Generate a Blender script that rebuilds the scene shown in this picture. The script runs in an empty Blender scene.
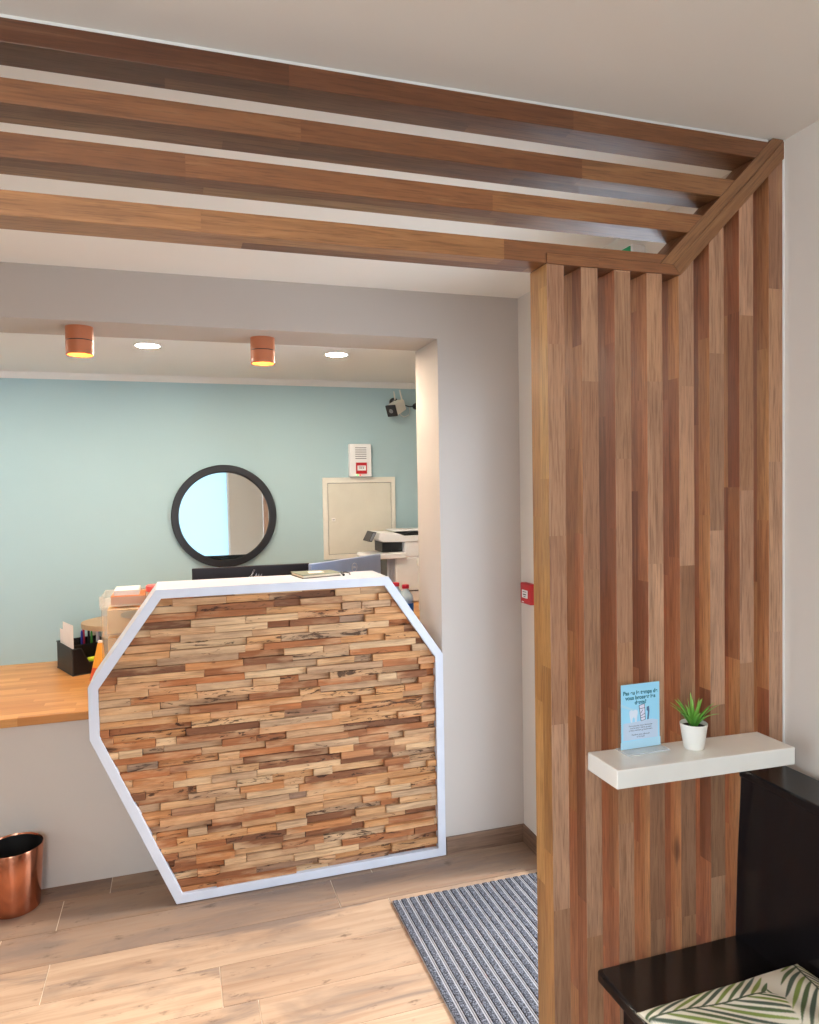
import bpy, bmesh, math, random
from mathutils import Vector, Matrix
C = bpy.context.scene.collection
R = random.Random(11)
PI = math.pi

# ------------------------------------------------------------------ materials
def srgb(r, g, b):
    f = lambda c: (c/255/12.92) if c/255 <= .04045 else ((c/255+.055)/1.055)**2.4
    return (f(r), f(g), f(b), 1)

class NT:
    def __init__(s, name):
        s.m = bpy.data.materials.new(name); s.m.use_nodes = True
        s.t = s.m.node_tree; s.n = s.t.nodes; s.l = s.t.links
        s.p = s.n['Principled BSDF']; s.out = s.n['Material Output']
    def node(s, t, **k):
        n = s.n.new(t)
        for a, v in k.items(): setattr(n, a, v)
        return n
    def val(s, sock, v):
        if hasattr(v, 'is_output') or isinstance(v, bpy.types.NodeSocket): s.l.new(v, sock)
        else: sock.default_value = v
    def math(s, op, a, b=0.0, c=None):
        n = s.node('ShaderNodeMath', operation=op)
        s.val(n.inputs[0], a); s.val(n.inputs[1], b)
        if c is not None: s.val(n.inputs[2], c)
        return n.outputs[0]
    def xyz(s, x, y, z):
        n = s.node('ShaderNodeCombineXYZ')
        s.val(n.inputs[0], x); s.val(n.inputs[1], y); s.val(n.inputs[2], z)
        return n.outputs[0]
    def sep(s, v):
        n = s.node('ShaderNodeSeparateXYZ'); s.l.new(v, n.inputs[0]); return n.outputs
    def coord(s, w='Object'): return s.node('ShaderNodeTexCoord').outputs[w]
    def noise(s, v, scale=5, detail=3, rough=.5, dist=0):
        n = s.node('ShaderNodeTexNoise'); s.l.new(v, n.inputs['Vector'])
        n.inputs['Scale'].default_value = scale; n.inputs['Detail'].default_value = detail
        n.inputs['Roughness'].default_value = rough; n.inputs['Distortion'].default_value = dist
        return n.outputs['Fac']
    def white(s, v):
        n = s.node('ShaderNodeTexWhiteNoise', noise_dimensions='3D'); s.l.new(v, n.inputs['Vector']); return n.outputs['Value']
    def ramp(s, f, stops, interp='LINEAR'):
        n = s.node('ShaderNodeValToRGB'); s.l.new(f, n.inputs[0]); cr = n.color_ramp; cr.interpolation = interp
        while len(cr.elements) < len(stops): cr.elements.new(.5)
        for e, (p, c) in zip(cr.elements, stops): e.position = p; e.color = c if len(c) == 4 else (*c, 1)
        return n.outputs[0]
    def mix(s, f, a, b, mode='MIX'):
        n = s.node('ShaderNodeMix', data_type='RGBA', blend_type=mode)
        s.val(n.inputs[0], f); s.val(n.inputs[6], a); s.val(n.inputs[7], b); return n.outputs[2]
    def mapr(s, v, a, b, c=0., d=1.):
        n = s.node('ShaderNodeMapRange'); s.val(n.inputs[0], v)
        for i, x in enumerate((a, b, c, d)): n.inputs[i+1].default_value = x
        return n.outputs[0]
    def bump(s, h, st=.2, dist=.002):
        n = s.node('ShaderNodeBump'); s.l.new(h, n.inputs['Height'])
        n.inputs['Strength'].default_value = st; n.inputs['Distance'].default_value = dist
        s.l.new(n.outputs[0], s.p.inputs['Normal'])
    def set(s, col=None, rough=.5, metal=0, spec=None):
        if col is not None: s.val(s.p.inputs['Base Color'], col)
        s.val(s.p.inputs['Roughness'], rough); s.p.inputs['Metallic'].default_value = metal
        if spec is not None: s.p.inputs['Specular IOR Level'].default_value = spec
        return s.m

_pl = {}
def plain(name, col, rough=.5, metal=0, spec=None, var=.04):
    if name in _pl: return _pl[name]
    t = NT(name)
    f = t.noise(t.coord(), 9, 3)
    c = t.mix(t.mapr(f, .3, .7), tuple(x*(1-var) for x in col[:3])+(1,), tuple(min(1, x*(1+var)) for x in col[:3])+(1,))
    _pl[name] = t.set(c, rough, metal, spec); return _pl[name]

def paint(name, col):
    t = NT(name); co = t.coord()
    f = t.noise(co, 2.2, 4); c = t.mix(t.mapr(f, .3, .7), tuple(x*.975 for x in col[:3])+(1,), col)
    t.bump(t.noise(co, 260, 2), .12, .001)
    return t.set(c, .75, 0, .3)

def emit(name, col, st):
    t = NT(name); t.p.inputs['Base Color'].default_value = col
    t.p.inputs['Emission Color'].default_value = col; t.p.inputs['Emission Strength'].default_value = st
    return t.m

def clear(name, col=(1, 1, 1, 1), gl=.08, rough=.02):
    t = NT(name); n = t.n
    tr = t.node('ShaderNodeBsdfTransparent'); tr.inputs[0].default_value = col
    g = t.node('ShaderNodeBsdfGlossy'); g.inputs['Roughness'].default_value = rough
    fr = t.node('ShaderNodeLayerWeight'); fr.inputs[0].default_value = .12
    mx = t.node('ShaderNodeMixShader')
    t.l.new(t.math('ADD', t.math('MULTIPLY', fr.outputs['Fresnel'], .8), gl*.4), mx.inputs[0])
    t.l.new(tr.outputs[0], mx.inputs[1]); t.l.new(g.outputs[0], mx.inputs[2]); t.l.new(mx.outputs[0], t.out.inputs[0])
    return t.m

def frosted(name, col, alpha):
    t = NT(name); t.set(col, .35); tr = t.node('ShaderNodeBsdfTransparent'); mx = t.node('ShaderNodeMixShader')
    mx.inputs[0].default_value = alpha
    t.l.new(tr.outputs[0], mx.inputs[1]); t.l.new(t.p.outputs[0], mx.inputs[2]); t.l.new(mx.outputs[0], t.out.inputs[0])
    return t.m

OAK = [(0, srgb(124, 78, 50)), (.16, srgb(160, 106, 68)), (.34, srgb(178, 126, 84)), (.5, srgb(142, 92, 60)),
       (.68, srgb(192, 144, 98)), (.84, srgb(166, 110, 72)), (1, srgb(132, 84, 56))]
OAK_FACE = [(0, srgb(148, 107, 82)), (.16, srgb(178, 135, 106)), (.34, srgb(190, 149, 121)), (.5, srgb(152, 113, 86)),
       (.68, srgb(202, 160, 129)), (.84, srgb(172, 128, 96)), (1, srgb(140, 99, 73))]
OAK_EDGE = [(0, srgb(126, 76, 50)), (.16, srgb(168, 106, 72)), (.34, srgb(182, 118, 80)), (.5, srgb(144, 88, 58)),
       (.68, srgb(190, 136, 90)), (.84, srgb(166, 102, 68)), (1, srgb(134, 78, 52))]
def oak(name, ax, stops=OAK, face=None, lam=.0385, length=.42, rough=.34):
    """finger-jointed oak staves running along object axis ax"""
    t = NT(name); co = t.coord(); o = t.sep(co)
    rnd = t.node('ShaderNodeObjectInfo').outputs['Random']
    a = o[ax]; cr = o[1] if ax != 1 else o[0]; c2 = o[2 if ax == 0 else 0]
    la = t.math('FLOOR', t.math('DIVIDE', t.math('ADD', cr, .0005), lam))
    if face:            # front and sides take separate staves; sides' warm light is put in their colour
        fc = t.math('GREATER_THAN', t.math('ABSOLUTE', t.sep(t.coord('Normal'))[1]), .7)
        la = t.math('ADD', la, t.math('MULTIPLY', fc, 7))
    sh = t.white(t.xyz(la, rnd, 3.3))
    idn = t.math('FLOOR', t.math('DIVIDE', t.math('ADD', a, t.math('ADD', t.math('MULTIPLY', sh, 3.1), t.math('MULTIPLY', rnd, 5.7))), length))
    w = t.white(t.xyz(la, idn, t.math('MULTIPLY', rnd, 91)))
    w2 = t.white(t.xyz(idn, t.math('MULTIPLY', rnd, 37), la))
    col = t.ramp(w, stops)
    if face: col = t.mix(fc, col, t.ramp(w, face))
    off = t.math('MULTIPLY', w2, 40)
    def st(sa, sc):
        v = [t.math('ADD', t.math('MULTIPLY', q, sa if i == ax else sc), off) for i, q in enumerate(o[:3])]
        return t.xyz(*v)
    g = t.noise(st(2.2, 26), 1.6, 5, .6, 1.2)
    fine = t.noise(st(8, 190), 1.5, 3, .65)
    col = t.mix(t.mapr(g, .42, .68, 0, .75), col, t.mix(.5, col, srgb(92, 54, 34)), 'MIX')
    col = t.mix(t.mapr(g, .25, .42, .4, 0), col, srgb(186, 146, 106))
    col = t.mix(t.mapr(fine, .48, .66, 0, .45), col, srgb(86, 52, 34))
    kn = t.noise(st(4.5, 16), 1.0, 2, .4)
    col = t.mix(t.mapr(kn, .76, .82, 0, .8), col, srgb(72, 40, 26))
    oc = t.node('ShaderNodeObjectInfo').outputs['Color']
    col = t.mix(1.0, col, oc, 'MULTIPLY')
    t.bump(fine, .18, .001)
    return t.set(col, t.mapr(fine, .3, .8, rough, rough+.16), 0, .5)

M = dict(
    wall=paint('wall_paint_beige', srgb(214, 206, 196)), ceil=paint('ceiling_paint', srgb(236, 230, 220)),
    ceil2=paint('ceiling_paint_white', srgb(226, 226, 222)), teal=paint('wall_paint_teal', srgb(164, 191, 196)),
    panel=paint('panel_paint', srgb(214, 207, 199)),
    oak_v=oak('oak_vertical', 2, OAK_EDGE, OAK_FACE), oak_h=oak('oak_horizontal', 0, length=.62),
    white=plain('white_lacquer', srgb(204, 206, 214), .4), shelfw=plain('shelf_white', srgb(236, 234, 226), .3),
    black=plain('black_lacquer', srgb(21, 20, 22), .22), dark=plain('dark_plastic', srgb(28, 28, 31), .4),
    charcoal=plain('charcoal_metal', srgb(34, 36, 38), .45), copper=plain('copper_paint', srgb(186, 110, 72), .5),
    shiny_copper=plain('polished_copper', srgb(196, 128, 98), .17, 1), offw=plain('offwhite_metal', srgb(218, 216, 204), .35),
    plastw=plain('white_plastic', srgb(228, 230, 230), .4), red=plain('signal_red', srgb(178, 22, 30), .4),
    grey=plain('grey_plastic', srgb(120, 122, 124), .5), grout=plain('grout', srgb(214, 200, 180), .85),
    paper=plain('paper', srgb(236, 226, 218), .8), peach=plain('peach_card', srgb(255, 212, 146), .75),
    alu=plain('aluminium', srgb(190, 190, 194), .35, .8), soil=plain('soil', srgb(44, 34, 28), .9),
)
M['taupe'] = paint('wall_paint_taupe', srgb(187, 177, 168)); M['oak_gold'] = oak('oak_golden_edge', 2, [(0, srgb(140, 98, 52)), (.25, srgb(172, 124, 68)), (.5, srgb(156, 106, 58)), (.75, srgb(190, 146, 86)), (1, srgb(150, 102, 56))], OAK_FACE)
M['glass'] = clear('window_glass'); M['acrylic'] = clear('clear_acrylic', (1, 1, 1, 1), .12)
M['acrylic_edge'] = frosted('acrylic_edge', srgb(235, 245, 250), .35)
M['shell'] = frosted('frosted_plastic', srgb(250, 240, 222), .22)
M['mirror'] = NT('mirror_silver').set(srgb(238, 244, 244), .01, 1)

def m_cladding():
    t = NT('reclaimed_wood'); a = t.node('ShaderNodeAttribute', attribute_name='piece'); v = t.sep(a.outputs['Color'])
    co = t.sep(t.coord())
    off = t.math('MULTIPLY', v[1], 50)
    st = lambda sx, sz: t.xyz(t.math('ADD', t.math('MULTIPLY', co[0], sx), off), t.math('MULTIPLY', co[1], sz), t.math('ADD', t.math('MULTIPLY', co[2], sz), off))
    base = t.ramp(v[0], [(0, srgb(116, 76, 52)), (.10, srgb(150, 96, 62)), (.22, srgb(186, 116, 70)), (.36, srgb(202, 144, 92)), (.5, srgb(208, 158, 110)),
                         (.64, srgb(176, 140, 108)), (.78, srgb(220, 182, 138)), (.9, srgb(196, 130, 80)), (1, srgb(150, 122, 100))])
    g = t.noise(st(6, 90), 1, 5, .65, .6)
    col = t.mix(t.mapr(g, .38, .68, 0, .8), base, t.mix(.65, base, srgb(86, 50, 32)))
    b = t.noise(st(3, 14), 1.3, 4, .6)
    col = t.mix(t.mapr(b, .5, .68, 0, .55), col, srgb(222, 182, 138))
    s = t.noise(st(9, 46), 1, 4, .7, 1.5)
    thr = t.math('SUBTRACT', .665, t.math('MULTIPLY', v[2], .13))
    crack = t.math('MULTIPLY', t.math('SUBTRACT', s, thr), 22)
    n = t.node('ShaderNodeClamp'); t.l.new(crack, n.inputs[0])
    col = t.mix(t.math('MULTIPLY', n.outputs[0], .85), col, srgb(52, 32, 22))
    t.bump(t.math('SUBTRACT', g, t.math('MULTIPLY', n.outputs[0], .8)), .5, .004)
    return t.set(col, .72, 0, .25)
M['clad'] = m_cladding()

def m_tile():
    t = NT('wood_look_tile'); a = t.node('ShaderNodeAttribute', attribute_name='piece'); v = t.sep(a.outputs['Color'])
    co = t.sep(t.coord()); off = t.math('MULTIPLY', v[1], 30)
    st = lambda sx, sy: t.xyz(t.math('ADD', t.math('MULTIPLY', co[0], sx), off), t.math('ADD', t.math('MULTIPLY', co[1], sy), off), 0)
    base = t.ramp(v[0], [(0, srgb(138, 114, 96)), (.4, srgb(166, 138, 114)), (1, srgb(190, 160, 132))])
    g = t.noise(st(1.1, 16), 1.5, 6, .62, .9)
    col = t.mix(t.mapr(g, .44, .72, 0, .62), base, srgb(140, 106, 80))
    b = t.noise(st(1.0, 4.5), 1.6, 5, .6, .6)
    col = t.mix(t.mapr(b, .5, .66, 0, .85), col, srgb(116, 100, 90))
    col = t.mix(t.mapr(b, .2, .38, .5, 0), col, srgb(204, 176, 144))
    k = t.noise(st(7, 16), 1.3, 4, .7)
    col = t.mix(t.mapr(k, .6, .72, 0, .75), col, srgb(84, 64, 50))
    f = t.noise(st(5, 110), 1.2, 4, .6)
    col = t.mix(t.mapr(f, .55, .75, 0, .28), col, srgb(128, 96, 72))
    return t.set(col, t.mapr(g, .3, .7, .42, .55), 0, .4)
M['tile'] = m_tile()

def m_skirt():
    t = NT('brown_skirting_tile'); co = t.sep(t.coord())
    g = t.noise(t.xyz(t.math('MULTIPLY', co[0], 3), t.math('MULTIPLY', co[1], 3), t.math('MULTIPLY', co[2], 50)), 1.5, 5, .6, .6)
    return t.set(t.ramp(g, [(.3, srgb(140, 112, 92)), (.7, srgb(92, 68, 52))]), .5)
M['skirt'] = m_skirt()

def m_butcher():
    t = NT('butcher_block'); co = t.sep(t.coord())
    row = t.math('FLOOR', t.math('DIVIDE', co[1], .042)); sh = t.white(t.xyz(row, 1.7, 2.2))
    idn = t.math('FLOOR', t.math('DIVIDE', t.math('ADD', co[0], t.math('MULTIPLY', sh, 2.3)), .36))
    w = t.white(t.xyz(row, idn, 4.4))
    col = t.ramp(w, [(0, srgb(196, 132, 70)), (.5, srgb(212, 150, 84)), (1, srgb(226, 170, 104))])
    g = t.noise(t.xyz(t.math('ADD', t.math('MULTIPLY', co[0], 3), t.math('MULTIPLY', w, 30)), t.math('MULTIPLY', co[1], 60), t.math('MULTIPLY', co[2], 60)), 1.3, 4, .6)
    col = t.mix(t.mapr(g, .45, .75, 0, .5), col, srgb(160, 96, 46))
    return t.set(col, .32, 0, .5)
M['butcher'] = m_butcher()

def m_pile():
    t = NT('mat_pile'); co = t.coord()
    f = t.noise(co, 190, 2, .7); g = t.noise(co, 90, 2)
    c = t.ramp(f, [(.36, srgb(36, 36, 41)), (.5, srgb(74, 75, 82)), (.66, srgb(136, 138, 148))])
    c = t.mix(t.mapr(g, .4, .7, 0, .3), c, srgb(60, 60, 66)); t.bump(f, .8, .004)
    return t.set(c, .95, 0, .1)
M['pile'] = m_pile()

def m_attr(name, rough=.8):
    t = NT(name); a = t.node('ShaderNodeAttribute', attribute_name='piece')
    t.bump(t.noise(t.coord(), 700, 2), .25, .001)
    return t.set(a.outputs['Color'], rough, 0, .2)
M['palm'] = m_attr('palm_print_fabric')

def m_meshmetal():
    t = NT('black_wire_mesh'); o = t.sep(t.coord())
    tr = t.node('ShaderNodeBsdfTransparent'); mx = t.node('ShaderNodeMixShader'); t.set(srgb(26, 24, 25), .4, .3)
    f = lambda q: t.math('LESS_THAN', t.math('FRACT', t.math('MULTIPLY', q, 380)), .42)
    h = t.math('MULTIPLY', f(t.math('ADD', o[0], o[1])), f(o[2]))
    t.l.new(t.math('SUBTRACT', 1, t.math('MULTIPLY', h, .7)), mx.inputs[0])
    t.l.new(tr.outputs[0], mx.inputs[1]); t.l.new(t.p.outputs[0], mx.inputs[2]); t.l.new(mx.outputs[0], t.out.inputs[0])
    return t.m
M['mesh'] = m_meshmetal()

def m_leaf():
    t = NT('succulent_leaf'); o = t.sep(t.coord())
    c = t.ramp(t.mapr(o[2], .05, .13), [(0, srgb(56, 116, 40)), (.5, srgb(116, 178, 68)), (1, srgb(172, 212, 116))])
    return t.set(c, .4)
M['leaf'] = m_leaf()

# ------------------------------------------------------------------ mesh builder
class MB:
    def __init__(s): s.v = []; s.f = []; s.col = []; s.X = None
    def _v(s, pts, col=None):
        i = len(s.v)
        for p in pts:
            p = Vector(p); s.v.append(s.X @ p if s.X else p); s.col.append(col or (1, 1, 1, 1))
        return i
    def box(s, x0, x1, y0, y1, z0, z1, col=None):
        i = s._v([(x0, y0, z0), (x1, y0, z0), (x1, y1, z0), (x0, y1, z0), (x0, y0, z1), (x1, y0, z1), (x1, y1, z1), (x0, y1, z1)], col)
        for q in ((0, 3, 2, 1), (4, 5, 6, 7), (0, 1, 5, 4), (1, 2, 6, 5), (2, 3, 7, 6), (3, 0, 4, 7)): s.f.append([i+k for k in q])
        return s
    def prism(s, poly, a, b, axis='y', col=None, polyb=None):
        """extrude a 2-D polygon along axis; poly is (x,z) for y, (y,z) for x, (x,y) for z"""
        m = {'y': lambda p, t: (p[0], t, p[1]), 'x': lambda p, t: (t, p[0], p[1]), 'z': lambda p, t: (p[0], p[1], t)}[axis]
        n = len(poly); i = s._v([m(p, a) for p in poly]+[m(p, b) for p in (polyb or poly)], col)
        s.f.append([i+k for k in range(n)]); s.f.append([i+n+k for k in reversed(range(n))])
        for k in range(n): s.f.append([i+k, i+n+k, i+n+(k+1) % n, i+(k+1) % n])
        return s
    def ring(s, outer, inner, a, b):
        n = len(outer); P = lambda q, t: [(x, t, z) for x, z in q]
        i = s._v(P(outer, a)+P(inner, a)+P(outer, b)+P(inner, b))
        for k in range(n):
            j = (k+1) % n
            s.f += [[i+k, i+j, i+n+j, i+n+k], [i+2*n+j, i+2*n+k, i+3*n+k, i+3*n+j], [i+j, i+k, i+2*n+k, i+2*n+j], [i+n+k, i+n+j, i+3*n+j, i+3*n+k]]
        return s
    def lathe(s, prof, c=(0, 0, 0), seg=40, axis='z', cap=True, frame=None):
        """profile of (radius, height) pairs, revolved"""
        base = []
        for r, h in prof:
            ring = []
            for k in range(seg):
                a = 2*PI*k/seg; u, w = r*math.cos(a), r*math.sin(a)
                p = {'z': (u, w, h), 'y': (u, h, w), 'x': (h, u, w)}[axis]
                p = Vector(p)
                if frame: p = frame @ p
                ring.append(Vector(c)+p)
            base.append(s._v(ring))
        for q in range(len(base)-1):
            for k in range(seg):
                j = (k+1) % seg; s.f.append([base[q]+k, base[q]+j, base[q+1]+j, base[q+1]+k])
        if cap:
            if prof[0][0] > 1e-6: s.f.append([base[0]+k for k in reversed(range(seg))])
            if prof[-1][0] > 1e-6: s.f.append([base[-1]+k for k in range(seg)])
        return s
    def tube(s, pts, r, seg=10):
        pts = [Vector(p) for p in pts]; rs = r if isinstance(r, (list, tuple)) else [r]*len(pts); rings = []
        for i, p in enumerate(pts):
            d = (pts[min(i+1, len(pts)-1)]-pts[max(i-1, 0)]).normalized()
            u = d.cross(Vector((0, 0, 1)) if abs(d.z) < .9 else Vector((1, 0, 0))).normalized(); w = d.cross(u)
            rings.append(s._v([p+(u*math.cos(2*PI*k/seg)+w*math.sin(2*PI*k/seg))*rs[i] for k in range(seg)]))
        for q in range(len(rings)-1):
            for k in range(seg):
                j = (k+1) % seg; s.f.append([rings[q]+k, rings[q]+j, rings[q+1]+j, rings[q+1]+k])
        s.f.append([rings[0]+k for k in reversed(range(seg))]); s.f.append([rings[-1]+k for k in range(seg)])
        return s
    def build(s, name, mat, parent=None, origin=None, bevel=0, smooth=False, attr=False, seg=2):
        if parent is not None:
            root = parent; loc = Vector((0, 0, 0))
            while root is not None: loc = loc+root.location; root = root.parent
            org = loc
        else: org = Vector(origin) if origin is not None else Vector((0, 0, 0))
        me = bpy.data.meshes.new(name); me.from_pydata([tuple(v-org) for v in s.v], [], s.f)
        if attr:
            a = me.attributes.new('piece', 'FLOAT_COLOR', 'POINT')
            for i, c in enumerate(s.col): a.data[i].color = c
        bm = bmesh.new(); bm.from_mesh(me); bmesh.ops.recalc_face_normals(bm, faces=bm.faces); bm.to_mesh(me); bm.free()
        for m in (mat if isinstance(mat, list) else [mat]): me.materials.append(m)
        o = bpy.data.objects.new(name, me); C.objects.link(o)
        if parent is not None: o.parent = parent
        else: o.location = org
        if smooth:
            me.polygons.foreach_set('use_smooth', [True]*len(me.polygons))
            try: me.set_sharp_from_angle(angle=math.radians(38))
            except Exception: pass
        if bevel:
            b = o.modifiers.new('bevel', 'BEVEL'); b.width = bevel; b.segments = seg; b.limit_method = 'ANGLE'; b.angle_limit = math.radians(35)
        return o

def thing(name, label, cat, loc=(0, 0, 0), group=None):
    o = bpy.data.objects.new(name, None); o.empty_display_size = .05; C.objects.link(o); o.location = loc
    return tag(o, label, cat, group)
def tag(o, label, cat, group=None):
    o['label'] = label; o['category'] = cat
    if group: o['group'] = group
    return o
def struct(o): o['kind'] = 'structure'; return o
def rotz(c, a): return Matrix.Translation(Vector(c)) @ Matrix.Rotation(a, 4, 'Z')
def text_mesh(name, body, size, mat, parent, mw, align='CENTER', spacing=1.0, depth=.0002, bold=0):
    """lettering as mesh; mw maps the text's own x-right / y-up / z-out frame to the world"""
    cu = bpy.data.curves.new(name, 'FONT'); cu.body = body; cu.size = size; cu.align_x = align; cu.align_y = 'CENTER'
    cu.space_line = spacing; cu.extrude = depth; cu.offset = bold
    tmp = bpy.data.objects.new(name, cu); C.objects.link(tmp); dg = bpy.context.evaluated_depsgraph_get()
    me = bpy.data.meshes.new_from_object(tmp.evaluated_get(dg)); bpy.data.objects.remove(tmp); bpy.data.curves.remove(cu)
    root = parent; org = Vector((0, 0, 0))
    while root is not None: org = org+root.location; root = root.parent
    me.transform(Matrix.Translation(-org) @ mw); me.materials.clear(); me.materials.append(mat)
    o = bpy.data.objects.new(name, me); C.objects.link(o); o.parent = parent; return o

# ------------------------------------------------------------------ dimensions (metres)
ZC = 2.4315; YW = 2.921; YB = 3.22; XR = 1.434; XO = 1.0785; ZO = 2.237; YT = 4.2; XL = -1.9; YF = -1.3; XBR = 1.75
YS = 1.417; YS2 = YS+.077

# ------------------------------------------------------------------ setting
def build_floor():
    mb = MB(); rng = random.Random(5); L = 1.2; P = .2038
    fixed = {-1: -.461, 0: .561, 1: -.45, 2: .098, 3: .205}
    k = -7
    for k in range(-7, 23):
        y1 = 2.887-P*k; y0 = y1-P
        j = fixed.get(k, rng.uniform(0, L)); x = j-L*6
        while x < 2.2:
            x0, x1 = max(x, -2.3), min(x+L, 2.1)
            if x1-x0 > .01:
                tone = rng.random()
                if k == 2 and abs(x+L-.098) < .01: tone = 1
                if k in (0, -1, -2): tone = rng.uniform(.0, .2)  # shade by the desk put into darker tile tones; next row paler
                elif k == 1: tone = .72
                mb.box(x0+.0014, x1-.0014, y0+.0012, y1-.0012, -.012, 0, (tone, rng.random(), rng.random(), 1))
            x += L
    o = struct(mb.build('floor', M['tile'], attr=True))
    g = MB().box(-2.3, 2.1, -1.9, 4.5, -.05, -.0015).build('floor_grout', M['grout'], parent=o)
    return o
build_floor()
struct(MB().box(XL-.1, XR+.2, YF-.1, YW+.02, ZC, ZC+.1).build('ceiling', M['ceil']))
struct(MB().box(XL-.4, XBR+.1, YB-.02, YT+.1, ZO-.001, ZO+.1).build('ceiling.001', M['ceil2']))
w = MB().box(XL-.1, XO, YW, YB, ZO, ZC+.02).box(XO, XR+.42, YW, YB, 0, ZC+.02).box(XL-.1, XL+.25, YW, YB, 0, ZO)
struct(w.build('wall_back', M['taupe']))
# far teal wall
struct(MB().box(XL-.4, XBR+.1, YT, YT+.1, 0, ZO).build('wall_far', M['teal']))
struct(MB().box(XL-.5, XL-.4, YB, YT+.1, 0, ZO+.1).build('wall_left.001', M['teal']))
struct(MB().box(XBR, XBR+.1, YB, YT+.1, 0, ZO+.1).build('wall_right.001', M['wall']))
struct(MB().prism([(YT, 2.204), (YT-.006, 2.204), (YT-.022, 2.222), (YT-.03, 2.2358), (YT, 2.2358)], XL-.4, XBR, 'x').build('trim_1', M['ceil2']))
# right wall with the entrance door opening
D0, D1, DZ = 1.57, 2.74, 2.12
xr = lambda y: 1.4315+(y-YS)*.0185
def rw(mb, y0, y1, z0, z1, a=0, b=.12): return mb.prism([(xr(y0)+a, y0), (xr(y0)+b, y0), (xr(y1)+b, y1), (xr(y1)+a, y1)], z0, z1, 'z')
struct(rw(rw(rw(MB(), YF, D0, 0, ZC+.02), D1, YW+.02, 0, ZC+.02), D0, D1, DZ, ZC+.02).build('wall_right', M['wall']))
LY0, LY1, LZ0, LZ1 = -.45, .55, .3, 2.36
struct(MB().box(XL-.1, XL, YF-.1, LY0, 0, ZC+.02).box(XL-.1, XL, LY1, YW+.02, 0, ZC+.02).box(XL-.1, XL, LY0, LY1, 0, LZ0).box(XL-.1, XL, LY0, LY1, LZ1, ZC+.02).build('wall_left', M['wall']))
lw = struct(MB().box(XL-.08, XL-.03, LY0, LY1, LZ0, LZ0+.04).box(XL-.08, XL-.03, LY0, LY1, LZ1-.04, LZ1).box(XL-.08, XL-.03, LY0, LY0+.04, LZ0, LZ1).box(XL-.08, XL-.03, LY1-.04, LY1, LZ0, LZ1).build('added_side_window', M['plastw'], bevel=.003))  # unseen side window, added to bring more light onto the front ceiling
MB().box(XL-.06, XL-.05, LY0+.03, LY1-.03, LZ0+.03, LZ1-.03).build('pane', M['glass'], parent=lw)
# wall behind the camera with its shop window and a frosted glass panel
WX0, WX1, WZ0, WZ1 = -1.0, -.16, .25, 2.38
FX0, FX1, FZ0, FZ1 = -.10, .66, .25, 2.41
struct(MB().box(XL, WX0, YF-.12, YF, 0, ZC+.02).box(WX1, FX0, YF-.12, YF, 0, ZC+.02).box(FX1, XR+.12, YF-.12, YF, 0, ZC+.02).box(WX0, FX1, YF-.12, YF, 0, WZ0).box(WX0, WX1, YF-.12, YF, WZ1, ZC+.02).box(FX0, FX1, YF-.12, YF, FZ1, ZC+.02).build('wall_front', M['wall']))
def pane(name, x0, x1, z0, z1, glass):
    w = MB().ring([(x0, z1), (x1, z1), (x1, z0), (x0, z0)], [(x0+.04, z1-.02), (x1-.025, z1-.02), (x1-.025, z0+.04), (x0+.04, z0+.04)], YF-.09, YF-.03)
    o = struct(w.build(name, M['plastw'], bevel=.003))
    MB().box(x0+.03, x1-.02, YF-.065, YF-.055, z0+.03, z1-.015).build('pane', glass, parent=o)
pane('window_1', WX0, WX1, WZ0, WZ1, M['glass'])
fr = NT('frosted_film'); ft = fr.node('ShaderNodeBsdfTranslucent'); ft.inputs[0].default_value = (.44, .52, .55, 1); fr.l.new(ft.outputs[0], fr.out.inputs[0])
pane('window_2', FX0, FX1, FZ0, FZ1, fr.m)
df = MB().box(XR+.03, XR+.09, D0, D0+.07, 0, DZ).box(XR+.03, XR+.09, D1-.06, D1, 0, DZ).box(XR+.03, XR+.09, D0, D1, DZ-.07, DZ).box(XR+.03, XR+.09, D0, D1, 0, .09)
do = struct(df.build('door_1', M['plastw'], bevel=.004))
MB().box(XR+.055, XR+.065, D0+.06, D1-.06, .08, DZ-.06).build('door_glass', M['glass'], parent=do)
MB().tube([(XR+.03, D0+.035, 1.0), (XR-.02, D0+.035, 1.0), (XR-.02, D0+.15, 1.0)], .009).build('door_handle', M['alu'], parent=do, smooth=True)
# skirting
struct(MB().box(XO+.004, xr(YW), YW-.011, YW, 0, .078).build('baseboard_back', M['skirt'], bevel=.001))
struct(rw(MB(), D1+.03, YW-.011, 0, .078, -.011, 0).build('baseboard_right', M['skirt'], bevel=.001))
struct(rw(MB(), YF, D0-.08, 0, .078, -.011, 0).build('baseboard_right.001', M['skirt'], bevel=.001))
# low wall under the worktop
struct(MB().box(XL+.25, XO, YB-.005, YB+.05, 0, .685).build('wall_under_worktop', M['panel']))
# pavement outside
struct(MB().box(-14, 14, -16, YF-.2, -.25, -.12).box(XR+.2, 14, YF-.2, 12, -.25, -.12).box(-14, XL-.2, YF-.2, 12, -.25, -.12).build('ground', plain('pavement', srgb(196, 197, 198), .9)))

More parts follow.
